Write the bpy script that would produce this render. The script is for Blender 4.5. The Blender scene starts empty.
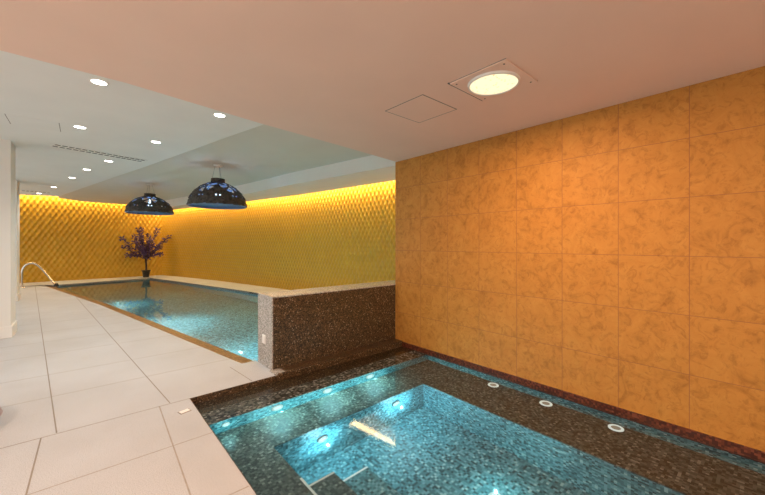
import bpy, bmesh, math, random
from mathutils import Vector, Matrix
random.seed(7)
PI = math.pi
sc = bpy.context.scene
COL = sc.collection

# ------------------------------------------------------------------ materials
def newmat(name):
    m = bpy.data.materials.new(name); m.use_nodes = True
    nt = m.node_tree; nt.nodes.clear()
    out = nt.nodes.new('ShaderNodeOutputMaterial')
    return m, nt, out
def N(nt, t, **k):
    n = nt.nodes.new(t)
    for a, b in k.items():
        if a.startswith('i_'):
            n.inputs[a[2:].replace('_', ' ')].default_value = b
        else: setattr(n, a, b)
    return n
def ramp(nt, stops, interp='LINEAR'):
    r = nt.nodes.new('ShaderNodeValToRGB'); r.color_ramp.interpolation = interp
    e = r.color_ramp.elements
    e[0].position, e[0].color = stops[0][0], (*stops[0][1], 1)
    e[1].position, e[1].color = stops[-1][0], (*stops[-1][1], 1)
    for p, c in stops[1:-1]:
        x = e.new(p); x.color = (*c, 1)
    return r
def simple(name, col, rough=.6, metal=0, noise=0, nscale=20, bump=0, spec=.5):
    m, nt, out = newmat(name)
    b = N(nt, 'ShaderNodeBsdfPrincipled'); L = nt.links
    b.inputs['Roughness'].default_value = rough; b.inputs['Metallic'].default_value = metal
    b.inputs['Specular IOR Level'].default_value = spec
    tc = N(nt, 'ShaderNodeTexCoord'); nz = N(nt, 'ShaderNodeTexNoise'); nz.inputs['Scale'].default_value = nscale
    nz.inputs['Detail'].default_value = 4
    L.new(tc.outputs['Object'], nz.inputs['Vector'])
    lo = tuple(max(0, c*(1-noise)) for c in col); hi = tuple(min(1, c*(1+noise)) for c in col)
    r = ramp(nt, [(.3, lo), (.7, hi)]); L.new(nz.outputs['Fac'], r.inputs['Fac'])
    L.new(r.outputs['Color'], b.inputs['Base Color'])
    if bump:
        bp = N(nt, 'ShaderNodeBump'); bp.inputs['Strength'].default_value = bump; bp.inputs['Distance'].default_value = .01
        L.new(nz.outputs['Fac'], bp.inputs['Height']); L.new(bp.outputs['Normal'], b.inputs['Normal'])
    L.new(b.outputs['BSDF'], out.inputs['Surface'])
    return m
def emis(name, col, s):
    m, nt, out = newmat(name)
    e = N(nt, 'ShaderNodeEmission'); e.inputs['Color'].default_value = (*col, 1); e.inputs['Strength'].default_value = s
    nt.links.new(e.outputs[0], out.inputs['Surface']); return m

def mosaic(name, stops, tile=.022, rough=.25, off=.0071, grout=(.05, .045, .04), spec=.5, metal=0.0):
    m, nt, out = newmat(name); L = nt.links
    b = N(nt, 'ShaderNodeBsdfPrincipled'); b.inputs['Roughness'].default_value = rough
    b.inputs['Specular IOR Level'].default_value = spec; b.inputs['Metallic'].default_value = metal
    tc = N(nt, 'ShaderNodeTexCoord')
    add = N(nt, 'ShaderNodeVectorMath', operation='ADD'); add.inputs[1].default_value = (off, off, off)
    L.new(tc.outputs['Object'], add.inputs[0])
    sca = N(nt, 'ShaderNodeVectorMath', operation='SCALE'); sca.inputs['Scale'].default_value = 1/tile
    L.new(add.outputs[0], sca.inputs[0])
    fl = N(nt, 'ShaderNodeVectorMath', operation='FLOOR'); L.new(sca.outputs[0], fl.inputs[0])
    wn = N(nt, 'ShaderNodeTexWhiteNoise', noise_dimensions='3D'); L.new(fl.outputs[0], wn.inputs['Vector'])
    r = ramp(nt, stops, 'CONSTANT'); L.new(wn.outputs['Value'], r.inputs['Fac'])
    L.new(r.outputs['Color'], b.inputs['Base Color'])
    bp = N(nt, 'ShaderNodeBump'); bp.inputs['Strength'].default_value = .25; bp.inputs['Distance'].default_value = .002
    L.new(wn.outputs['Value'], bp.inputs['Height']); L.new(bp.outputs['Normal'], b.inputs['Normal'])
    L.new(b.outputs['BSDF'], out.inputs['Surface']); return m

def mk_orange():
    m, nt, out = newmat('golden_stone_tile'); L = nt.links
    b = N(nt, 'ShaderNodeBsdfPrincipled'); b.inputs['Roughness'].default_value = .6
    b.inputs['Specular IOR Level'].default_value = .3
    geo = N(nt, 'ShaderNodeTexCoord'); sep = N(nt, 'ShaderNodeSeparateXYZ'); L.new(geo.outputs['Object'], sep.inputs[0])
    def joint(sock, start, pitch):
        a = N(nt, 'ShaderNodeMath', operation='SUBTRACT'); L.new(sock, a.inputs[0]); a.inputs[1].default_value = start - pitch*40
        d = N(nt, 'ShaderNodeMath', operation='DIVIDE'); L.new(a.outputs[0], d.inputs[0]); d.inputs[1].default_value = pitch
        fr = N(nt, 'ShaderNodeMath', operation='FRACT'); L.new(d.outputs[0], fr.inputs[0])
        s = N(nt, 'ShaderNodeMath', operation='SUBTRACT'); L.new(fr.outputs[0], s.inputs[0]); s.inputs[1].default_value = .5
        ab = N(nt, 'ShaderNodeMath', operation='ABSOLUTE'); L.new(s.outputs[0], ab.inputs[0])
        g = N(nt, 'ShaderNodeMath', operation='GREATER_THAN'); L.new(ab.outputs[0], g.inputs[0]); g.inputs[1].default_value = .5-.0045
        fl = N(nt, 'ShaderNodeMath', operation='FLOOR'); L.new(d.outputs[0], fl.inputs[0])
        return g.outputs[0], fl.outputs[0]
    jy, fy = joint(sep.outputs['Y'], .401, .4560); jz, fz = joint(sep.outputs['Z'], .858, .4485)
    mx = N(nt, 'ShaderNodeMath', operation='MAXIMUM'); L.new(jy, mx.inputs[0]); L.new(jz, mx.inputs[1])
    cmb = N(nt, 'ShaderNodeCombineXYZ'); L.new(fy, cmb.inputs[0]); L.new(fz, cmb.inputs[1])
    wn = N(nt, 'ShaderNodeTexWhiteNoise', noise_dimensions='3D'); L.new(cmb.outputs[0], wn.inputs['Vector'])
    # each tile gets its own patch of stone
    sc_ = N(nt, 'ShaderNodeVectorMath', operation='SCALE'); sc_.inputs['Scale'].default_value = 9
    L.new(wn.outputs['Color'], sc_.inputs[0])
    ad = N(nt, 'ShaderNodeVectorMath', operation='ADD'); L.new(geo.outputs['Object'], ad.inputs[0]); L.new(sc_.outputs[0], ad.inputs[1])
    n1 = N(nt, 'ShaderNodeTexNoise'); n1.inputs['Scale'].default_value = 5.5; n1.inputs['Detail'].default_value = 7
    n1.inputs['Roughness'].default_value = .65; n1.inputs['Distortion'].default_value = 1.2
    L.new(ad.outputs[0], n1.inputs['Vector'])
    n2 = N(nt, 'ShaderNodeTexNoise'); n2.inputs['Scale'].default_value = 13; n2.inputs['Detail'].default_value = 9
    n2.inputs['Roughness'].default_value = .7
    n2.inputs['Distortion'].default_value = 1.4; L.new(ad.outputs[0], n2.inputs['Vector'])
    r1 = ramp(nt, [(.3, (.33, .138, .022)), (.45, (.45, .195, .034)), (.7, (.51, .235, .046))]); L.new(n1.outputs['Fac'], r1.inputs['Fac'])
    r2 = ramp(nt, [(.36, (.50, .42, .32)), (.5, (1, 1, 1))]); L.new(n2.outputs['Fac'], r2.inputs['Fac'])
    mu = N(nt, 'ShaderNodeMix', data_type='RGBA', blend_type='MULTIPLY'); mu.inputs[0].default_value = .5
    L.new(r1.outputs['Color'], mu.inputs[6]); L.new(r2.outputs['Color'], mu.inputs[7])
    mj = N(nt, 'ShaderNodeMix', data_type='RGBA'); L.new(mx.outputs[0], mj.inputs[0])
    L.new(mu.outputs[2], mj.inputs[6]); mj.inputs[7].default_value = (.25, .10, .04, 1)
    L.new(mj.outputs[2], b.inputs['Base Color'])
    bp = N(nt, 'ShaderNodeBump'); bp.inputs['Strength'].default_value = .22; bp.inputs['Distance'].default_value = .004
    L.new(n2.outputs['Fac'], bp.inputs['Height']); L.new(bp.outputs['Normal'], b.inputs['Normal'])
    L.new(b.outputs['BSDF'], out.inputs['Surface']); return m

def mk_floor():
    m, nt, out = newmat('speckled_stone_floor'); L = nt.links
    b = N(nt, 'ShaderNodeBsdfPrincipled'); b.inputs['Roughness'].default_value = .5
    b.inputs['Specular IOR Level'].default_value = .3
    tc = N(nt, 'ShaderNodeTexCoord')
    n1 = N(nt, 'ShaderNodeTexNoise'); n1.inputs['Scale'].default_value = 190; n1.inputs['Detail'].default_value = 2
    n2 = N(nt, 'ShaderNodeTexNoise'); n2.inputs['Scale'].default_value = 1.3; n2.inputs['Detail'].default_value = 4
    L.new(tc.outputs['Object'], n1.inputs['Vector']); L.new(tc.outputs['Object'], n2.inputs['Vector'])
    r1 = ramp(nt, [(.30, (.31, .31, .315)), (.45, (.475, .478, .49)), (.7, (.55, .553, .565))]); L.new(n1.outputs['Fac'], r1.inputs['Fac'])
    r2 = ramp(nt, [(.3, (.88, .86, .84)), (.7, (1, 1, 1))]); L.new(n2.outputs['Fac'], r2.inputs['Fac'])
    mu = N(nt, 'ShaderNodeMix', data_type='RGBA', blend_type='MULTIPLY'); mu.inputs[0].default_value = 1
    L.new(r1.outputs['Color'], mu.inputs[6]); L.new(r2.outputs['Color'], mu.inputs[7])
    L.new(mu.outputs[2], b.inputs['Base Color'])
    L.new(b.outputs['BSDF'], out.inputs['Surface']); return m

def mk_water(name, tint, bscale, bstr, rgh=.02):
    m, nt, out = newmat(name); L = nt.links
    b = N(nt, 'ShaderNodeBsdfPrincipled')
    b.inputs['Base Color'].default_value = (*tint, 1); b.inputs['Roughness'].default_value = rgh
    b.inputs['IOR'].default_value = 1.33; b.inputs['Transmission Weight'].default_value = 1
    tc = N(nt, 'ShaderNodeTexCoord'); nz = N(nt, 'ShaderNodeTexNoise'); nz.inputs['Scale'].default_value = bscale
    nz.inputs['Detail'].default_value = 2; L.new(tc.outputs['Object'], nz.inputs['Vector'])
    bp = N(nt, 'ShaderNodeBump'); bp.inputs['Strength'].default_value = bstr; bp.inputs['Distance'].default_value = .01
    L.new(nz.outputs['Fac'], bp.inputs['Height']); L.new(bp.outputs['Normal'], b.inputs['Normal'])
    L.new(b.outputs['BSDF'], out.inputs['Surface']); return m

def mk_lampglass():
    m, nt, out = newmat('shower_light_glass'); L = nt.links
    e = N(nt, 'ShaderNodeEmission')
    tc = N(nt, 'ShaderNodeTexCoord'); v = N(nt, 'ShaderNodeTexVoronoi'); v.inputs['Scale'].default_value = 34
    L.new(tc.outputs['Object'], v.inputs['Vector'])
    r = ramp(nt, [(.12, (.95, .62, .25)), (.3, (1, .86, .55))]); L.new(v.outputs['Distance'], r.inputs['Fac'])
    L.new(r.outputs['Color'], e.inputs['Color']); e.inputs['Strength'].default_value = LAMP
    L.new(e.outputs[0], out.inputs['Surface']); return m

LAMP = 1.25
M = {}
M['orange'] = mk_orange(); M['floor'] = mk_floor()
M['yellow'] = simple('yellow_relief_panel', (.52, .285, .018), .42, noise=.05, nscale=3, spec=.4)
M['white'] = simple('white_plaster', (.78, .76, .72), .8, noise=.02, nscale=2)
M['poolplaster'] = simple('beige_plaster', (.66, .61, .53), .8, noise=.02, nscale=2)
M['warm'] = simple('light_tinted_plaster', (.80, .585, .475), .8, noise=.02, nscale=2)  # white plaster with orange bounce light tinted into its base colour
M['whitefit'] = simple('white_fitting', (.8, .78, .74), .4, noise=.01)
M['joint'] = simple('grey_grout', (.26, .22, .18), .8, noise=.1)
M['lightjoint'] = simple('pale_grout', (.33, .29, .25), .8, noise=.1)
M['slot'] = simple('vent_slot_dark', (.11, .10, .09), .7)
M['dark'] = mosaic('dark_brown_mosaic', [(0, (.018, .011, .006)), (.3, (.05, .030, .014)), (.6, (.10, .058, .027)), (.85, (.15, .09, .045)), (.975, (.34, .27, .18))], .010, .28)
M['greymos'] = mosaic('grey_mosaic', [(0, (.24, .22, .20)), (.2, (.34, .32, .29)), (.5, (.42, .39, .36)), (.85, (.52, .50, .46))], .010, .25)
M['tub'] = mosaic('tub_mosaic', [(0, (.015, .055, .065)), (.15, (.05, .14, .16)), (.45, (.09, .22, .245)), (.75, (.16, .31, .34)), (.95, (.32, .46, .47))], .020, .4)
M['ledgemos'] = mosaic('ledge_mosaic', [(0, (.03, .03, .025)), (.3, (.10, .10, .085)), (.6, (.22, .20, .17)), (.88, (.48, .46, .40))], .022, .4)
M['benchmos'] = mosaic('bench_mosaic', [(0, (.025, .026, .022)), (.3, (.06, .062, .053)), (.65, (.11, .11, .095)), (.93, (.23, .22, .19))], .018, .4)
M['basin'] = mosaic('pool_mosaic', [(0, (.03, .09, .11)), (.3, (.08, .19, .21)), (.6, (.15, .29, .30)), (.85, (.24, .38, .38))], .028, .4)
M['bronze'] = mosaic('bronze_mosaic', [(0, (.13, .06, .025)), (.4, (.24, .12, .05)), (.8, (.36, .20, .09))], .02, .3)
M['redstrip'] = mosaic('red_brown_mosaic', [(0, (.05, .012, .006)), (.4, (.11, .028, .012)), (.8, (.17, .05, .025))], .016, .3)
M['steel'] = simple('polished_steel', (.72, .70, .66), .16, 1, noise=.02)
M['shade'] = simple('dark_carved_shade', (.050, .042, .036), .6, noise=.6, nscale=22, bump=1.0, spec=.3)
M['shadein'] = simple('pale_blue_shade_lining', (.13, .20, .34), .5, noise=.05)
M['bulb'] = emis('cold_bulb', (.62, .82, 1), 3)
M['cable'] = simple('thin_steel_cable', (.3, .29, .27), .4, .8)
M['leaf'] = simple('purple_leaf', (.085, .04, .125), .55, noise=.5, nscale=9)
M['bark'] = simple('dark_stem', (.05, .028, .02), .7, noise=.3)
M['pot'] = simple('dark_pot', (.018, .012, .010), .45, noise=.2)
M['mauve'] = simple('mauve_fabric', (.42, .34, .35), .9, noise=.08, nscale=60)
M['down'] = emis('downlight_lens', (1, .95, .86), 14)
M['led'] = emis('warm_led', (1, .72, .34), 22)
M['uw'] = emis('underwater_lens', (.55, .95, 1), 1.6)
M['uwdim'] = emis('dim_underwater_lens', (.75, .6, .42), .30)
M['uwring'] = emis('self_glowing_white_ring', (.9, .92, .8), .75)  # plain white rim given its own glow so it stays pale in shade
M['shower'] = mk_lampglass()
M['twater'] = mk_water('tub_water', (.93, 1, 1), 2.2, .05, .05)
M['pwater'] = mk_water('pool_water', (.8, .98, 1), 2.0, .035)

# ------------------------------------------------------------------ helpers
def link(name, bm, mat, parent=None, kind=None, smooth=False, recalc=True):
    me = bpy.data.meshes.new(name)
    if recalc: bmesh.ops.recalc_face_normals(bm, faces=bm.faces)
    if smooth:
        for f in bm.faces: f.smooth = True
    bm.to_mesh(me); bm.free(); me.materials.append(M[mat] if isinstance(mat, str) else mat)
    o = bpy.data.objects.new(name, me); COL.objects.link(o)
    if parent: o.parent = parent
    if kind: o['kind'] = kind
    return o
def tag(o, label, cat, group=None):
    o['label'] = label; o['category'] = cat
    if group: o['group'] = group
    return o
def thing(name, label, cat, loc=(0, 0, 0), rz=0, group=None):
    o = bpy.data.objects.new(name, None); COL.objects.link(o)
    o.location = loc; o.rotation_euler = (0, 0, rz); o.empty_display_size = .1
    return tag(o, label, cat, group)
def box(bm, x0, x1, y0, y1, z0, z1, bevel=0):
    r = bmesh.ops.create_cube(bm, size=1)
    for v in r['verts']:
        v.co = Vector(((x0+x1)/2 + v.co.x*(x1-x0), (y0+y1)/2 + v.co.y*(y1-y0), (z0+z1)/2 + v.co.z*(z1-z0)))
    if bevel:
        es = list({e for v in r['verts'] for e in v.link_edges})
        bmesh.ops.bevel(bm, geom=es, offset=bevel, segments=2, affect='EDGES', profile=.7)
    return bm
def B(*a, **k): return box(bmesh.new(), *a, **k)
def prism(bm, pts, z0, z1):
    bot = [bm.verts.new((x, y, z0)) for x, y in pts]; top = [bm.verts.new((x, y, z1)) for x, y in pts]
    n = len(pts)
    f1 = bm.faces.new(top); f2 = bm.faces.new(bot[::-1])
    for i in range(n): bm.faces.new((bot[i], bot[(i+1) % n], top[(i+1) % n], top[i]))
    bmesh.ops.triangulate(bm, faces=[f1, f2])
    return bm
def tube(bm, pts, r, seg=10, cap=True):
    pts = [Vector(p) for p in pts]; rings = []
    rr = r if isinstance(r, (list, tuple)) else [r]*len(pts)
    up = Vector((0, 0, 1)); prev = None
    for i, p in enumerate(pts):
        d = (pts[min(i+1, len(pts)-1)] - pts[max(i-1, 0)]).normalized()
        if prev is None:
            a = d.orthogonal().normalized()
        else:
            a = (prev - d*prev.dot(d)).normalized()
        prev = a; b = d.cross(a)
        rings.append([bm.verts.new(p + (a*math.cos(2*PI*k/seg) + b*math.sin(2*PI*k/seg))*rr[i]) for k in range(seg)])
    for i in range(len(rings)-1):
        for k in range(seg):
            bm.faces.new((rings[i][k], rings[i][(k+1) % seg], rings[i+1][(k+1) % seg], rings[i+1][k]))
    if cap:
        bm.faces.new(rings[0][::-1]); bm.faces.new(rings[-1])
    return bm
def lathe(bm, prof, seg=32, loc=(0, 0, 0), mat=None):
    rings = []
    for r, z in prof:
        if r < 1e-5: rings.append([bm.verts.new((0, 0, z))])
        else: rings.append([bm.verts.new((r*math.cos(2*PI*k/seg), r*math.sin(2*PI*k/seg), z)) for k in range(seg)])
    for a, b in zip(rings, rings[1:]):
        for k in range(seg):
            k2 = (k+1) % seg
            if len(a) == 1 and len(b) == 1: continue
            if len(a) == 1: bm.faces.new((a[0], b[k], b[k2]))
            elif len(b) == 1: bm.faces.new((a[k], a[k2], b[0]))
            else: bm.faces.new((a[k], a[k2], b[k2], b[k]))
    T = (mat or Matrix.Identity(4)); T = Matrix.Translation(loc) @ T
    vs = [v for r in rings for v in r]
    bmesh.ops.transform(bm, matrix=T, verts=vs)
    return bm
def spline(pts, n):
    """Catmull-Rom through 2-D points, evenly resampled to n+1 points"""
    P = [Vector((*p, 0)) for p in pts]; P = [2*P[0]-P[1]] + P + [2*P[-1]-P[-2]]
    out = []
    for i in range(1, len(P)-2):
        for k in range(24):
            t = k/24
            out.append(.5*((2*P[i]) + (P[i+1]-P[i-1])*t + (2*P[i-1]-5*P[i]+4*P[i+1]-P[i+2])*t*t + (3*P[i]-P[i-1]-3*P[i+1]+P[i+2])*t**3))
    out.append(P[-2])
    L = [0]
    for a, b in zip(out, out[1:]): L.append(L[-1] + (b-a).length)
    res = []; j = 0
    for k in range(n+1):
        s = L[-1]*k/n
        while j < len(L)-2 and L[j+1] < s: j += 1
        t = (s-L[j])/max(1e-9, L[j+1]-L[j]); res.append(out[j].lerp(out[j+1], min(1, t)))
    return res, L[-1]
def copy_tree(o, parent=None):
    c = o.copy(); COL.objects.link(c); c.parent = parent
    for ch in list(o.children): copy_tree(ch, c)
    return c
def lamp(name, kind, loc, energy, col, size=.1, rot=(0, 0, 0), spot=None, blend=.6, parent=None, spread=None, sizey=None):
    l = bpy.data.lights.new(name, kind); l.energy = energy; l.color = col
    if kind == 'AREA':
        l.size = size
        if sizey: l.shape = 'RECTANGLE'; l.size_y = sizey
        else: l.shape = 'DISK'
        if spread: l.spread = spread
    else: l.shadow_soft_size = size
    if kind == 'SPOT': l.spot_size = spot; l.spot_blend = blend
    o = bpy.data.objects.new(name, l); COL.objects.link(o); o.location = loc; o.rotation_euler = rot
    if parent: o.parent = parent
    return o

# ------------------------------------------------------------------ plan of the place (metres, z=0 is the deck)
ORX = 3.45                       # face of the golden stone wall
TX0, TY0, TY1 = .73, -1.6, 3.48  # hot tub opening
TW = -.062                       # tub water
PW = -.055                       # pool water
CP, CW, CR, CS = 2.60, 2.95, 3.02, 2.75   # ceiling heights: over tub, white, over pool, side soffit
POOL_OUT = [(1.403, 4.08), (.311, 10.2), (-.35, 13.3), (-1.02, 16.42)]
POOL_IN_L = [(1.62, 4.08), (.53, 10.25), (-.12, 13.3), (-.72, 16.1)]
POOL_R = [(2.1, 16.86), (2.62, 14.9), (3.05, 12.95), (3.50, 11.0), (3.80, 9.4), (4.05, 7.2), (4.2, 4.08)]
WALL_R = [(2.72, 18.1), (3.2, 16.6), (3.62, 15.1), (4.07, 13.2), (4.48, 11.1), (4.82, 9.4), (5.05, 7.6), (5.25, 5.6), (5.35, 3.4)]
WALL_F = [(-3.2, 17.62), (2.72, 18.1)]

# floor
bm = bmesh.new()
prism(bm, [(-3.2, -3.2), (TX0, -3.2), (TX0, TY1), (-3.2, TY1)], -.14, 0)
prism(bm, [(TX0, -3.2), (ORX, -3.2), (ORX, TY0), (TX0, TY0)], -.14, 0)
prism(bm, [(-3.2, TY1), (1.57, TY1), (1.57, 4.08)] + POOL_OUT + [(-3.2, 16.42)], -.14, 0)
prism(bm, [(-3.2, 16.42), (-1.02, 16.42), (-.72, 16.1), (2.1, 16.86), (2.75, 18.15), (2.7, 18.3), (-3.2, 18.3)], -.14, 0)
pr, _ = spline(POOL_R, 30)
wr, _ = spline(WALL_R, 30)
prism(bm, [(p.x, p.y) for p in pr] + [(5.4, 4.08), (5.4, 5.0)] + [(p.x+.06, p.y+.02) for p in wr[::-1] if p.y > 5.2], -.14, 0)
link('floor', bm, 'floor', kind='structure')

# tile joints in the deck
def strip(bm, a, b, w, z=.0):
    a = Vector(a); b = Vector(b); d = (b-a).normalized(); n = Vector((-d.y, d.x))*w/2
    v = [bm.verts.new((*(p), z)) for p in (a-n, b-n, b+n, a+n)]
    f = bm.faces.new(v)
ex = bmesh.new()
def edge_x(y):      # deck edge along the pool
    for (x0, y0), (x1, y1) in zip(POOL_OUT, POOL_OUT[1:]):
        if y0 <= y <= y1: return x0 + (x1-x0)*(y-y0)/(y1-y0)
    return 1.57
for x0, y0 in ((-.141, 3.49), (.581, 3.49), (-.863, 3.49)):
    pts = [(x0, y0), (x0 - .0812*(16.3-y0), 16.3)]
    # stop where the line meets the pool edge
    yy = y0
    while yy < 16.3 and x0-.0812*(yy-y0) < edge_x(yy)-.01 or yy < 4.1:
        yy += .02
    strip(ex, (x0, y0), (x0-.0812*(yy-y0), yy), .009, .0008)
strip(ex, (1.303, 3.49), (1.262, 4.06), .008, .0008)
strip(ex, (-3.2, 3.487), (1.57, 3.470), .009, .0008)
strip(ex, (-.222, 3.48), (-.262, 1.0), .009, .0008)
strip(ex, (-.262, 1.0), (-.33, -3.1), .009, .0008)
link('trim_1', ex, 'joint', kind='structure', recalc=False)
ex = bmesh.new()
for y in (4.35, 5.10, 6.06, 6.85, 7.63, 8.5, 9.4, 10.4, 11.5, 12.6, 13.8, 15.0):
    strip(ex, (-3.2, y), (edge_x(y)-.004, y), .010, .0007)
strip(ex, (-3.2, 2.735), (.725, 2.735), .009, .0007)
strip(ex, (-3.2, 1.99), (.725, 1.99), .009, .0007)
strip(ex, (-3.2, 1.24), (.725, 1.24), .009, .0007)
strip(ex, (.500, 3.47), (.40, .6), .009, .0007)
link('trim_2', ex, 'lightjoint', kind='structure', recalc=False)

# ---------------- walls
link('wall_right', B(ORX, ORX+.16, -3.2, 3.629, 0, CP), 'orange', kind='structure')
link('wall_side', B(ORX+.161, 5.6, 3.3, 3.46, -.14, 3.45), 'white', kind='structure')
bm = bmesh.new()
box(bm, -3.36, -3.2, -3.2, 18.4, -.14, .35); box(bm, -3.36, -3.2, -3.2, 18.4, 2.45, 3.5)
for y0, y1 in ((-3.2, -2.6), (1.9, 2.5), (7.3, 8.0), (12.6, 13.3), (17.4, 18.4)): box(bm, -3.36, -3.2, y0, y1, .35, 2.45)
link('wall_left', bm, 'white', kind='structure')
for k, (y0, y1) in enumerate(((-2.6, 1.9), (2.5, 7.3), (8.0, 12.6), (13.3, 17.4))):  # unseen windows added so daylight brightens the ceiling and floor
    bm = bmesh.new()
    box(bm, -3.34, -3.24, y0, y0+.06, .35, 2.45); box(bm, -3.34, -3.24, y1-.06, y1, .35, 2.45)
    box(bm, -3.34, -3.24, y0+.06, y1-.06, .35, .41); box(bm, -3.34, -3.24, y0+.06, y1-.06, 2.39, 2.45)
    box(bm, -3.33, -3.25, (y0+y1)/2-.03, (y0+y1)/2+.03, .41, 2.39)
    link('added_window_%d' % (k+1), bm, 'whitefit', kind='structure')
link('wall_back', B(-3.36, ORX+.16, -3.36, -3.2, -.14, 3.5), 'white', kind='structure')

def relief_wall(name, pts, pitch, z0, z1, depth, inward):
    path, L = spline(pts, 400)
    def at(s):
        t = max(0, min(1, s/L))*400; i = min(399, int(t)); return path[i].lerp(path[i+1], t-i)
    def nrm(s):
        d = (at(min(L, s+.05))-at(max(0, s-.05))).normalized(); n = Vector((-d.y, d.x, 0))
        return n if n.dot(inward) > 0 else -n
    nc = round(L/pitch); pw = L/nc; rows = round((z1-z0)/(pitch*.866)); rh = (z1-z0)/rows
    bm = bmesh.new(); A, Bz = nc*8, rows*5; grid = []
    frames = [(at(L*a/A), nrm(L*a/A)) for a in range(A+1)]
    for b in range(Bz+1):
        row = []; z = z0+(z1-z0)*b/Bz
        for a in range(A+1):
            c = math.cos(2*PI*a/8)*math.cos(PI*b/5)       # staggered rows of rounded studs
            h = depth*((1+c)/2)**1.25
            p, q = frames[a]; row.append(bm.verts.new((p.x+q.x*h, p.y+q.y*h, z)))
        grid.append(row)
    for b in range(Bz):
        for a in range(A):
            bm.faces.new((grid[b][a], grid[b][a+1], grid[b+1][a+1], grid[b+1][a]))
    bm.normal_update()
    bad = [f for f in bm.faces if f.normal.dot(inward) < 0]
    if len(bad) > len(bm.faces)/2: bmesh.ops.reverse_faces(bm, faces=bm.faces[:])
    for f in bm.faces: f.smooth = True
    # backing slab so the wall is solid
    for i in range(0, 400, 10):
        a, b = path[i], path[i+10]; na, nb = nrm(i/400*L), nrm((i+10)/400*L)
        a1, b1 = a-na*.005, b-nb*.005; a2, b2 = a-na*.12, b-nb*.12
        vs = [bm.verts.new((p.x, p.y, z)) for z in (z0, z1) for p in (a1, b1, b2, a2)]
        bm.faces.new(vs[:4][::-1]); bm.faces.new(vs[4:]); bm.faces.new((vs[2], vs[3], vs[7], vs[6])); bm.faces.new((vs[0], vs[1], vs[5], vs[4]))
    return link(name, bm, 'yellow', kind='structure', recalc=False), at, nrm, L
wf, atF, nF, LF = relief_wall('wall_far', WALL_F, .165, 0, 3.45, .048, Vector((0, -1, 0)))
wrt, atR, nR, LR = relief_wall('wall_pool_side', WALL_R, .135, 0, 3.45, .040, Vector((-1, -.2, 0)))

# ---------------- ceilings
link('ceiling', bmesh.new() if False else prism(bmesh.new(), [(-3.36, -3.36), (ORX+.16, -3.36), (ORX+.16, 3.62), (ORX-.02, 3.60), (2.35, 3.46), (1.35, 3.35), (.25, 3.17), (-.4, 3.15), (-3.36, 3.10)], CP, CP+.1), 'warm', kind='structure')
EDGE = [(1.86, 3.0), (1.76, 4.37), (1.60, 5.10), (1.00, 8.04), (.2, 11.7), (-.565, 15.3)]
link('ceiling_walkway', prism(bmesh.new(), [(-3.36, 3.0)] + EDGE + [(-3.36, 16.1)], CW, CW+.07), 'white', kind='structure')
SOF_IN = [(4.08, 4.10), (4.03, 4.40), (3.80, 5.8), (3.56, 7.25), (3.33, 9.2), (2.95, 11.5), (2.45, 14.2), (2.05, 16.4)]
SOF_OUT = [(5.12, 4.10), (4.98, 5.24), (4.78, 6.6), (4.45, 8.6), (3.95, 10.9), (3.42, 13.0), (2.85, 15.0), (2.35, 16.85)]
link('ceiling_pool', prism(bmesh.new(), [(1.95, 3.0)] + [(x-.03, y) for x, y in EDGE[1:-1]] + [(-.60, 15.3), (-.60, 16.55), (.06, 17.3), (1.9, 17.50), (2.2, 17.3), (2.35, 16.85)] + [(4.4, 10.5), (5.5, 4.6), (5.5, 3.0)][1:1] + [(x+.04, y) for x, y in SOF_IN[::-1]] + [(4.1, 3.0)], CR, CR+.08), 'poolplaster', kind='structure')
link('ceiling_soffit', prism(bmesh.new(), SOF_IN + SOF_OUT[::-1], CS, CR+.12), 'white', kind='structure')
link('ceiling_roof', B(-3.36, 5.7, 2.9, 18.5, 3.46, 3.56), 'white', kind='structure')
link('ceiling_bulkhead', prism(bmesh.new(), [(-3.36, 2.98), (5.6, 2.98), (5.6, 3.08), (-3.36, 3.08)], CP+.101, 3.46), 'white', kind='structure')

# LED strips in the cove
def led(at, nrm, s0, s1, z, off, n, name, label, w=.02):
    bm = bmesh.new(); prev = None
    for k in range(n+1):
        s = s0+(s1-s0)*k/n; p = at(s)+nrm(s)*off; zz = z if n < 10 else z + .16*max(0, min(1, (8.5-s)/3)); q = at(s)+nrm(s)*(off+w)
        cur = [bm.verts.new((p.x, p.y, zz)), bm.verts.new((q.x, q.y, zz)), bm.verts.new((q.x, q.y, zz+.012)), bm.verts.new((p.x, p.y, zz+.012))]
        if prev:
            for i in range(4): bm.faces.new((prev[i], prev[(i+1) % 4], cur[(i+1) % 4], cur[i]))
        prev = cur
    o = link(name, bm, 'led'); tag(o, label, 'light strip'); return o
led(atF, nF, .05, LF-.05, 3.22, .07, 6, 'led_strip', 'warm glowing light strip hidden in the cove above the far yellow wall', .2)
led(atR, nR, .1, LR-.3, 2.86, .06, 40, 'led_strip', 'warm glowing light strip hidden in the cove above the long right-hand yellow wall', .2)

# ---------------- pool
pool = thing('swimming_pool', 'long mosaic swimming pool with bronze coping beside the pale deck', 'pool', (1.0, 10, 0))
def child(name, bm, mat, par, smooth=False, recalc=True):
    off = par.location
    bmesh.ops.translate(bm, verts=bm.verts, vec=-Vector(off))
    return link(name, bm, mat, par, smooth=smooth, recalc=recalc)
inner = POOL_IN_L + [(p.x, p.y) for p in pr]
bm = bmesh.new()
ZB = -1.3
n = len(inner)
tops = [bm.verts.new((x, y, -.052)) for x, y in inner]; bots = [bm.verts.new((x, y, ZB)) for x, y in inner]
for i in range(n): bm.faces.new((tops[i], tops[(i+1) % n], bots[(i+1) % n], bots[i]))
f = bm.faces.new(bots); bmesh.ops.triangulate(bm, faces=[f])
child('basin', bm, 'basin', pool)
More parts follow.
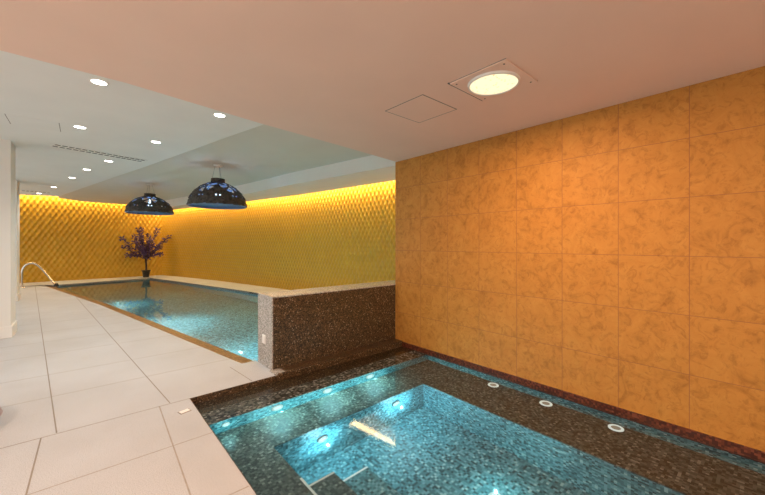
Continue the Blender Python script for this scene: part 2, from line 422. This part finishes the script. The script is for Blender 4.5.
# bronze overflow coping along the deck
bm = bmesh.new()
for (a, b), (c, d) in zip(zip(POOL_OUT, POOL_OUT[1:]), zip(POOL_IN_L, POOL_IN_L[1:])):
    v = [bm.verts.new((*a, -.004)), bm.verts.new((*b, -.004)), bm.verts.new((*d, -.050)), bm.verts.new((*c, -.050))]
    bm.faces.new(v)
    v = [bm.verts.new((*a, -.14)), bm.verts.new((*b, -.14)), bm.verts.new((*d, -.14)), bm.verts.new((*c, -.14))]
    bm.faces.new(v[::-1])
bmesh.ops.remove_doubles(bm, verts=bm.verts, dist=1e-4)
child('coping', bm, 'bronze', pool)
bm = bmesh.new()
edge = [(-.72, 16.1)] + [(p.x, p.y) for p in pr]
for (a, b) in zip(edge, edge[1:]):
    bm.faces.new([bm.verts.new((*a, .002)), bm.verts.new((*b, .002)), bm.verts.new((*b, -.055)), bm.verts.new((*a, -.055))])
bmesh.ops.remove_doubles(bm, verts=bm.verts, dist=1e-4)
child('rim_strip', bm, 'dark', pool, recalc=False)
bm = bmesh.new(); f = bm.faces.new([bm.verts.new((x, y, PW)) for x, y in inner]); bm.normal_update()
if f.normal.z < 0: f.normal_flip()
o = link('pool_water', bm, 'pwater', recalc=False); o['kind'] = 'stuff'
tag(o, 'calm teal water of the long pool mirroring the yellow wall', 'water')

# ---------------- hot tub
tub = thing('hot_tub', 'sunken hot tub lined with small dark mosaic beneath the golden stone wall', 'hot tub', (2.1, 1.5, 0))
SH, BZ, PF = -.074, -.28, -.84
def T(name, bm, mat='tub'): return child(name, bm, mat, tub)
PX0, PX1, PY1 = 1.11, 2.84, 2.54
T('shell', box(box(box(box(box(bmesh.new(), TX0-.1, TX0, TY0-.1, TY1, -1, -.141), ORX, ORX+.1, TY0-.1, TY1, -1, 0-.001), TX0-.1, ORX+.1, TY1, TY1+.02, -1, -.141), TX0, ORX, TY0-.1, TY0, -1, -.141), TX0-.1, ORX+.1, TY0-.1, TY1+.02, -1, PF))
T('far_ledge', prism(bmesh.new(), [(TX0, 3.0), (ORX, 3.0), (ORX, TY1), (TX0, TY1)], PF, SH))
T('ledge_top', box(bmesh.new(), TX0, ORX, 3.0, 3.24, SH, SH+.003), 'ledgemos')
T('reflection_band', box(bmesh.new(), TX0, ORX, 3.241, TY1-.007, SH, SH+.004), 'dark')  # dark strip painting in the reflection of riser and divider
T('bench', box(bmesh.new(), TX0, ORX, PY1, 3.0, BZ-.02, BZ), 'benchmos')
T('pit_wall', box(bmesh.new(), TX0, ORX, PY1+.001, 3.0, PF, BZ-.02))
T('bench', box(bmesh.new(), PX1, ORX, TY0, PY1, BZ-.02, BZ), 'benchmos')
T('pit_wall', box(bmesh.new(), PX1+.001, ORX, TY0, PY1, PF, BZ-.02))
T('bench', box(bmesh.new(), TX0, PX0, TY0, PY1, PF, BZ), 'benchmos')
T('step', box(bmesh.new(), PX0, 1.37, TY0, 2.09, PF, -.42), 'benchmos')
T('step', box(bmesh.new(), 1.37, 1.68, TY0, 2.09, PF, -.60))
T('nosing', box(bmesh.new(), PX0-.012, PX0+.004, TY0, 2.09, BZ-.01, BZ+.002), 'whitefit')
nm = T('nosing', box(bmesh.new(), 1.37, 1.68, 2.075, 2.092, -.612, -.598), 'whitefit')
T('nosing', box(bmesh.new(), PX0, 1.37, 2.075, 2.092, -.432, -.418), 'whitefit')
T('edge_strip', box(box(box(bmesh.new(), TX0-.0, TX0+.006, TY0, TY1, -.141, -.001), TX0, 1.57, TY1-.006, TY1, -.141, -.001), TX0, ORX, TY0, TY0+.006, -.141, -.001), 'dark')
T('wall_skirting', box(bmesh.new(), ORX-.012, ORX, TY0, 3.628, -.10, .0), 'redstrip')
bm = bmesh.new(); f = bm.faces.new([bm.verts.new(p) for p in ((TX0, TY0, TW), (ORX-.012, TY0, TW), (ORX-.012, TY1, TW), (TX0, TY1, TW))])
o = link('tub_water', bm, 'twater', recalc=False); o['kind'] = 'stuff'
tag(o, 'clear teal water of the small sunken hot tub', 'water')

# underwater lights
def uwlight(loc, direction, r, lens, label, energy=0, col=(.5, .95, 1), spot=2.4, group='underwater lights in the hot tub', off=.09, rim='whitefit'):
    d = Vector(direction).normalized(); q = Vector((0, 0, 1)).rotation_difference(d)
    t = thing('underwater_light', label, 'light', loc, 0, group)
    t.rotation_mode = 'QUATERNION'; t.rotation_quaternion = q
    bm = lathe(bmesh.new(), [(r*.62, .0), (r*.62, .008), (r*.7, .012), (r*.95, .010), (r, .004), (r, 0)], 28)
    link('rim', bm, rim, t, smooth=True)
    bm = lathe(bmesh.new(), [(0, .009), (r*.4, .008), (r*.63, .005)], 24)
    link('lens', bm, lens, t, smooth=True)
    if energy:
        lamp('lamp', 'POINT', (0, 0, off), energy, col, 0, parent=t)
    return t
CY = (.35, .95, 1)
uwlight((1.35, 2.999, -.170), (0, -1, 0), .055, 'uw', 'bright round underwater light, leftmost of three under the far ledge of the hot tub', 12, CY, 3.0)
uwlight((1.89, 2.999, -.170), (0, -1, 0), .055, 'uw', 'bright round underwater light, middle of three under the far ledge of the hot tub', 12, CY, 3.0)
uwlight((2.45, 2.999, -.170), (0, -1, 0), .055, 'uw', 'bright round underwater light, rightmost of three under the far ledge of the hot tub', 12, CY, 3.0)
uwlight((.90, 2.999, -.16), (0, -1, 0), .032, 'uw', 'tiny bluish underwater light in the left corner of the hot tub', 1.0, CY, 2.6)
uwlight((2.42, PY1-.001, -.47), (0, -1, -.15), .05, 'uw', 'glaring blue-white spotlight on the hot tub pit wall, nearer the golden wall', 17, (.35, .85, 1), 2.9)
uwlight((1.55, PY1-.001, -.50), (0, -1, -.15), .05, 'uw', 'glaring blue-white spotlight on the hot tub pit wall, nearer the steps', 12, (.35, .85, 1), 2.9)
uwlight((2.30, 1.34, PF+.001), (0, 0, 1), .06, 'uw', 'round light set in the hot tub floor at the bottom of the photo', 6, CY, 2.9)
for y, w in ((2.0, 'far'), (1.435, 'middle'), (.857, 'near')):
    uwlight((3.38, y, BZ+.001), (0, 0, 1), .058, 'uwdim', 'pale round light ring on the bench under the golden wall, %s one of three' % w, rim='uwring')

# ---------------- divider wall with ledge
dv = thing('divider_wall', 'low dark brown mosaic wall between the hot tub and the long pool', 'low wall', (2.5, 3.8, 0))
child('wall_body', box(bmesh.new(), 1.585, 5.3, 3.63, 4.0, -.3, .80), 'dark', dv)
child('end_face', box(bmesh.new(), 1.570, 1.585, 3.628, 4.02, -.14, .815), 'greymos', dv)  # paler mosaic paints in the brighter light falling on this end
child('top_cap', box(bmesh.new(), 1.585, 5.3, 3.622, 4.02, .80, .815), 'greymos', dv)
child('foot_ledge', box(bmesh.new(), 1.571, ORX, 3.481, 3.63, -.14, .012, bevel=.006), 'dark', dv)
child('foot_riser', box(bmesh.new(), 1.571, ORX-.013, 3.474, 3.4805, -.14, .0), 'dark', dv)
child('corner_slab', box(bmesh.new(), 1.545, 1.66, 3.484, 3.63, -.05, .013), 'greymos', dv)
sp = thing('wall_socket', 'small square white socket plate on the end of the low mosaic wall', 'socket', (1.5695, 3.83, .31), -PI/2)
link('plate', box(bmesh.new(), -.045, .045, -.008, 0, -.05, .05, bevel=.003), 'whitefit', sp)
link('cover', box(bmesh.new(), -.032, .032, -.012, -.006, -.036, .036, bevel=.003), 'whitefit', sp)

# deck lid
lid = thing('floor_cover', 'small pale rectangular cover plate let into the deck by the hot tub corner', 'cover plate', (.643, 3.232, 0), .25)
link('frame', box(bmesh.new(), -.042, .042, -.03, .03, 0, .003), 'joint', lid)
link('plate', box(bmesh.new(), -.036, .036, -.024, .024, .001, .005), 'whitefit', lid)

# ---------------- columns on the left
for (x1, y0, lab) in ((-.80, 7.50, 'white square column nearest on the left, with baseboard'), (-1.19, 12.1, 'second white square column further back on the left, with baseboard')):
    c = thing('column', lab, 'column', (x1-.3, y0+.25, 0), 0, 'columns on the left')
    link('shaft', box(bmesh.new(), -.3, .3, -.25, .25, 0, CW), 'white', c)
    link('baseboard', box(bmesh.new(), -.318, .318, -.268, .268, 0, .17, bevel=.004), 'whitefit', c)
sw = thing('wall_switch', 'tiny pale switch with dark dots on the second column', 'switch', (-1.24, 12.099, 1.13))
link('plate', box(bmesh.new(), -.03, .03, -.012, 0, -.04, .04, bevel=.003), 'whitefit', sw)
link('button', box(bmesh.new(), -.012, .012, -.018, -.01, -.012, .012), 'slot', sw)

# mauve pouf peeping in
po = thing('pouf', 'mauve rounded footstool at the left edge of the photo', 'footstool', (-.82, 3.93, 0))
lathe_p = [(0, .0), (.26, .0), (.33, .03), (.352, .09), (.34, .15), (.29, .19), (.15, .205), (0, .208)]
link('cushion', lathe(bmesh.new(), lathe_p, 40), 'mauve', po, smooth=True)
link('piping', lathe(bmesh.new(), [(.350, .085), (.358, .09), (.350, .095), (.345, .09), (.350, .085)], 40), 'mauve', po, smooth=True)

# ---------------- handrail
hr = thing('handrail', 'curved polished steel handrail where the pool meets the deck', 'handrail', (-1.45, 15.9, 0))
ux, uy = 1.0, -.05
path = []
for s, z in ((0, 0), (0, .3), (.005, .5), (.04, .63), (.11, .72), (.20, .765), (.29, .77), (.38, .74), (.48, .66), (.60, .52), (.72, .36), (.84, .19), (.93, .06), (.97, -.02), (.99, -.25)):
    path.append((s*ux*.82, s*uy, z))
def smoothpath(p, n=4):
    P = [Vector(a) for a in p]; P = [2*P[0]-P[1]] + P + [2*P[-1]-P[-2]]; out = []
    for i in range(1, len(P)-2):
        for k in range(n):
            t = k/n
            out.append(.5*((2*P[i]) + (P[i+1]-P[i-1])*t + (2*P[i-1]-5*P[i]+4*P[i+1]-P[i+2])*t*t + (3*P[i]-P[i-1]-3*P[i+1]+P[i+2])*t**3))
    return out + [P[-2]]
link('rail', tube(bmesh.new(), smoothpath(path), .030, 14), 'steel', hr, smooth=True)
link('flange', lathe(bmesh.new(), [(0, .012), (.05, .012), (.075, .008), (.075, 0)], 24), 'steel', hr, smooth=True)
link('flange', lathe(bmesh.new(), [(0, .1), (.04, .1), (.06, .05), (.07, 0)], 24, loc=(.80, -.05, -.02)), 'shade', hr, smooth=True)

# ---------------- pendants
def make_pendant():
    t = thing('pendant_lamp', '', 'pendant lamp', (0, 0, 0), 0, 'pierced dome pendants over the pool')
    R, H = .54, .46; RINGS, SEG = 40, 160
    def pt(u, v, r=0):    # u: 0 rim..1 top
        a = u*PI/2*.90; rr = (R+r)*math.cos(a)**1.12; z = H*math.sin(a)/math.sin(PI/2*.90)
        return rr*math.cos(v), rr*math.sin(v), z
    bm = bmesh.new(); vs = []
    for i in range(RINGS+1):
        row = []
        for j in range(SEG):
            u = i/RINGS; v = 2*PI*j/SEG
            # embossed leaf scales
            e = .022*abs(math.sin(7*v+PI/2*(math.floor(u*5) % 2)))*(1-(u*5) % 1) + .008*math.sin(20*v)*math.sin(u*18*PI)
            row.append(bm.verts.new(pt(u, v, e)))
        vs.append(row)
    def hole(u, v):
        # petals of flowers cut out: four large flowers round the dome and a lower row of small slits
        k = 5
        vv = ((v*k/(2*PI)) % 1 - .5)*2*PI/k * math.cos(u*PI/2*.9)*R; uu = (u-.60)*.78
        r = math.hypot(vv, uu); a = math.atan2(uu, vv)
        if .03 < r < .19 and abs(math.sin(2.5*a)) > .30 + (r-.03)*1.3: return True
        k2 = 10
        vv = ((v*k2/(2*PI)+.5) % 1 - .5)*2*PI/k2*math.cos(u*PI/2*.9)*R; uu = (u-.25)*.8
        if abs(uu) < .032 and .018 < abs(vv) < .06 and abs(abs(vv)-.04) + abs(uu)*.8 < .028: return True
        return False
    for i in range(RINGS):
        for j in range(SEG):
            if hole((i+.5)/RINGS, 2*PI*(j+.5)/SEG): continue
            bm.faces.new((vs[i][j], vs[i][(j+1) % SEG], vs[i+1][(j+1) % SEG], vs[i+1][j]))
    for v in [v for v in bm.verts if not v.link_faces]: bm.verts.remove(v)
    d = link('dome_shade', bm, 'shade', t, smooth=True)
    d.data.materials.append(M['shadein']); md = d.modifiers.new('thick', 'SOLIDIFY'); md.thickness = .012; md.offset = -1; md.material_offset = 1; md.material_offset_rim = 0
    link('rim', lathe(bmesh.new(), [(.540, -.012), (.550, 0), (.541, .012), (.516, .012), (.514, -.008), (.540, -.012)], 64), 'shadein', t, smooth=True)
    link('diffuser', lathe(bmesh.new(), [(0, .05), (.35, .055), (.45, .055), (.505, .03)], 48), 'shadein', t, smooth=True)
    link('collar', lathe(bmesh.new(), [(.085, H-.02), (.135, H-.01), (.135, H+.015), (.125, H+.03), (.135, H+.045), (.13, H+.06), (0, H+.06)], 40), 'shade', t, smooth=True)
    link('bulb', lathe(bmesh.new(), [(0, .17), (.035, .18), (.05, .22), (.04, .26), (.02, .30), (.02, .40), (0, .40)], 20), 'bulb', t, smooth=True)
    top = CR-2.235
    for k in range(3):
        a = 2*PI*k/3+.4
        link('cable', tube(bmesh.new(), [(.11*math.cos(a), .11*math.sin(a), H+.05), (.05*math.cos(a), .05*math.sin(a), top-.01)], .0035, 6), 'cable', t)
    link('canopy', lathe(bmesh.new(), [(0, top), (.085, top), (.085, top-.022), (.07, top-.03), (0, top-.03)], 32), 'whitefit', t, smooth=True)
    lamp('bulb_light', 'POINT', (0, 0, .14), 11, (.6, .78, 1), .06, parent=t)
    return t
p1 = make_pendant(); p1.location = (1.377, 11.06, 2.235); p1.rotation_euler = (0, 0, math.atan2(-11.06, -1.377)-.628); p1['label'] = 'farther dark pierced dome pendant lamp, hanging left over the pool'
p2 = copy_tree(p1); p2.location = (2.092, 7.477, 2.175); p2.scale = (1, 1, (CR-2.175)/(CR-2.235)); p2.rotation_euler = (0, 0, math.atan2(-7.477, -2.092)); p2['label'] = 'nearer, larger-looking dark pierced dome pendant lamp, right of the other over the pool'

# ---------------- ceiling fittings
def downlight(x, y, label, z=CW, power=75):
    t = thing('downlight', label, 'downlight', (x, y, z), 0, 'round recessed downlights in the white ceiling')
    link('trim_ring', lathe(bmesh.new(), [(.058, -.001), (.060, -.006), (.072, -.005), (.080, 0)], 32), 'whitefit', t, smooth=True)
    link('lens', lathe(bmesh.new(), [(0, -.004), (.059, -.003)], 32), 'down', t, smooth=True)
    lamp('lamp', 'SPOT', (0, 0, -.03), power, (1, .93, .84), .06, (0, 0, 0), 2.5, 1, parent=t)
    return t
DL = [(.122, 4.0+.24, 'large glowing downlight in the white ceiling near the pink-lit ceiling edge, left row nearest'),
      (-.02, 6.04, 'glowing downlight between the blank ceiling hatch and the slot vent, second of the left row'),
      (.374, 8.16, 'downlight just beyond the right end of the long slot vent'),
      (.073, 9.39, 'second downlight beyond the long slot vent, in the line to the far wall'),
      (-.175, 10.78, 'third downlight beyond the long slot vent, in the line to the far wall'),
      (-.577, 12.87, 'fourth downlight beyond the long slot vent, nearest the far wall glow but one'),
      (-.98, 14.75, 'tiny farthest downlight beside the short far vent'),
      (1.241, 4.37, 'downlight furthest right, near where the ceiling steps over the pool'),
      (.844, 6.16, 'downlight in the white ceiling left of the farther pendant, right of the slot vent')]
for x, y, l in DL: downlight(x, y, l)

def slot_vent(a, b, w, label):
    a = Vector(a); b = Vector(b); d = b-a; L = d.length; ang = math.atan2(d.y, d.x); c = (a+b)/2
    t = thing('slot_vent', label, 'vent', (c.x, c.y, CW), ang, 'linear slot vents in the white ceiling')
    link('frame', box(bmesh.new(), -L/2, L/2, -w/2, w/2, -.004, 0), 'whitefit', t)
    k = int(L/.085)
    for r_ in (-1, 1):
        bm = bmesh.new()
        for i in range(k):
            x = -L/2+.02+(L-.04)*(i+.5)/k; box(bm, x-.031, x+.031, r_*w*.29-w*.10, r_*w*.29+w*.10, -.0065, -.003)
        link('slot_row', bm, 'slot', t)
slot_vent((-.36, 7.40), (.88, 7.72), .23, 'long double-row slot vent in the middle of the white ceiling')
slot_vent((-1.34, 14.3), (-.70, 14.42), .20, 'short slot vent in the white ceiling close to the far yellow wall')

def hatch(cx, cy, w, h, z, label, sides='lrtb'):
    t = thing('ceiling_hatch', label, 'hatch', (cx, cy, z))
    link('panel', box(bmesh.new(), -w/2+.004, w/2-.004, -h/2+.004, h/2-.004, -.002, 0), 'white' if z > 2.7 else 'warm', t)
    J = lambda *a: link('joint_line', box(bmesh.new(), *a), 'joint', t)
    if 'l' in sides: J(-w/2-.003, -w/2+.004, -h/2, h/2, -.0025, 0)
    if 'r' in sides: J(w/2-.004, w/2+.003, -h/2, h/2, -.0025, 0)
    if 't' in sides: J(-w/2, w/2, h/2-.004, h/2+.003, -.0025, 0)
    if 'b' in sides: J(-w/2, w/2, -h/2-.003, -h/2+.004, -.0025, 0)
hatch(-.455, 6.24, .47, .45, CW, 'blank access hatch in the white ceiling left of the downlight, seen as two thin lines', 'lr')
hatch(2.276, 2.065, .45, .45, CP, 'blank square access hatch in the pink-lit ceiling beside the big round light')

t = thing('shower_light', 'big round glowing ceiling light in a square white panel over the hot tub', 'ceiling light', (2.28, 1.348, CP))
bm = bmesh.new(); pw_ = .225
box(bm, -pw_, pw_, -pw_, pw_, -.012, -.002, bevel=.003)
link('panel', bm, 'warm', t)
link('shadow_gap', B(-pw_-.01, pw_+.004, pw_, pw_+.014, -.006, 0), 'slot', t)
link('edge_line', B(pw_, pw_+.004, -pw_, pw_, -.003, 0), 'joint', t)
link('edge_line', B(-pw_-.004, -pw_, -pw_, pw_, -.003, 0), 'joint', t)
link('ring', lathe(bmesh.new(), [(.168, -.012), (.172, -.028), (.182, -.026), (.186, -.012)], 48), 'whitefit', t, smooth=True)
link('glass', lathe(bmesh.new(), [(0, -.032), (.08, -.031), (.15, -.028), (.170, -.022)], 48), 'shower', t, smooth=True)
for a, b in ((-.19, -.19), (.19, -.19), (.19, .19), (-.19, .19)):
    link('screw', lathe(bmesh.new(), [(0, -.015), (.006, -.0145), (.007, -.012)], 10, loc=(a, b, 0)), 'slot', t)
lamp('lamp', 'AREA', (0, 0, -.05), 50, (1, .60, .32), .32, parent=t)

# ---------------- plant
pl = thing('potted_plant', 'tall spreading plant with dark purple leaves in a dark pot in the far corner', 'plant', (2.02, 17.33, 0))
link('pot', lathe(bmesh.new(), [(0, 0), (.10, 0), (.105, .02), (.14, .25), (.165, .26), (.165, .30), (.14, .30), (.13, .25), (0, .25)], 28), 'pot', pl, smooth=True)
rnd = random.Random(3)
stems = bmesh.new(); leaves = bmesh.new()
tube(stems, smoothpath([(0, 0, .26), (.01, 0, .5), (-.01, .01, .75), (.0, 0, .95)]), .035, 8)
BR = [(-1.02, 1.62), (-.55, 1.45), (-.80, 1.28), (-.35, 1.98), (-.12, 1.75), (.02, 1.55), (.22, 1.75), (.40, 1.98), (.86, 1.72), (.72, 1.55), (.62, 1.25), (-.62, .92), (.50, .95), (-.3, 1.25), (.3, 1.3), (.1, 1.2), (-.1, 2.0), (-.45, 1.7)]
dirx, diry = Vector((.93, .10, 0)), Vector((-.4, .9, 0))
def leaf(bm, p, d, l, w):
    d = d.normalized(); s = d.cross(Vector((rnd.uniform(-1, 1), rnd.uniform(-1, 1), rnd.uniform(-1, 1)))).normalized(); nn = d.cross(s)
    a = bm.verts.new(p); t_ = bm.verts.new(p+d*l+nn*l*.1)
    b1 = bm.verts.new(p+d*l*.45+s*w); b2 = bm.verts.new(p+d*l*.45-s*w); m_ = bm.verts.new(p+d*l*.5-nn*w*.4)
    bm.faces.new((a, b1, m_)); bm.faces.new((b1, t_, m_)); bm.faces.new((t_, b2, m_)); bm.faces.new((b2, a, m_))
for i, (sx, sz) in enumerate(BR):
    dep = rnd.uniform(-.25, .25)
    end = dirx*sx*.92 + diry*dep + Vector((0, 0, sz)); st = Vector((0, 0, .6+.3*rnd.random()))
    mid = st.lerp(end, .5) + Vector((0, 0, .02 if sz < 1 else -.12)) - dirx*sx*.12
    P = smoothpath([st, mid, end], 8)
    tube(stems, P, [.014*(1-.6*k/(len(P)-1)) for k in range(len(P))], 6)
    for k, p in enumerate(P[4:]):
        dens = (8 if k > 4 else 3) if k > 1 else 1
        for q in range(dens):
            dv_ = Vector((rnd.uniform(-1, 1), rnd.uniform(-.7, .7), rnd.uniform(-.5, 1)))
            leaf(leaves, p+dv_*.02, dv_, rnd.uniform(.07, .14), rnd.uniform(.014, .03))
    for q in range(14):
        dv_ = Vector((rnd.uniform(-1, 1), rnd.uniform(-.7, .7), rnd.uniform(-.8, 1)))
        leaf(leaves, end+dv_*.05, dv_, rnd.uniform(.08, .15), rnd.uniform(.016, .03))
link('stem', stems, 'bark', pl, smooth=True)
link('foliage', leaves, 'leaf', pl, recalc=False)

# ---------------- pool lights (underwater) along the walkway side and the near end
def wall_uw(x, y, d, e, label):
    uwlight((x, y, -.85), d, .07, 'uw', label, e*1.5, (.48, .92, 1), 2.9, 'underwater lights in the long pool', off=.45)
wall_uw(1.42, 5.4, (1, .18, 0), 110, 'underwater pool light nearest the low mosaic wall')
wall_uw(.93, 8.3, (1, .18, 0), 90, 'underwater pool light midway along the walkway side')
wall_uw(.30, 11.5, (1, .2, 0), 30, 'underwater pool light furthest along the walkway side')

# ---------------- unseen fill lamps added behind the viewpoint, modelled as downlights over the near deck
for x, y, e in ((-1.8, -1.6, 60), (.2, -1.9, 60), (2.2, -2.2, 40), (-1.9, 1.2, 105)):
    t = thing('downlight', 'added fill lamp modelled as a round downlight over the near deck behind the viewpoint', 'downlight', (x, y, CP), 0, 'added fill lamps behind the viewpoint')
    link('trim_ring', lathe(bmesh.new(), [(.066, -.001), (.068, -.006), (.082, -.005), (.090, 0)], 24), 'whitefit', t, smooth=True)
    link('lens', lathe(bmesh.new(), [(0, -.004), (.067, -.003)], 24), 'down', t, smooth=True)
    lamp('lamp', 'AREA', (0, 0, -.03), e*.95, (1, .75, .60), .5, parent=t)

# ------------------------------------------------------------------ world, camera
w = bpy.data.worlds.new('World'); sc.world = w; w.use_nodes = True
w.node_tree.nodes['Background'].inputs[0].default_value = (1, .98, .94, 1)
w.node_tree.nodes['Background'].inputs[1].default_value = 1.4
cam = bpy.data.cameras.new('camera'); co = bpy.data.objects.new('camera', cam); COL.objects.link(co)
cam.sensor_width = 36; cam.lens = 341/765*36; cam.shift_y = -3.5/765; cam.clip_start = .02
co.location = (0, 0, 1.4); co.rotation_euler = (PI/2, 0, -math.atan(300.5/341))
sc.camera = co
sc.view_settings.view_transform = 'Standard'
sc.view_settings.exposure = 0.0
sc.cycles.sample_clamp_indirect = 4.0
sc.cycles.max_bounces = 12
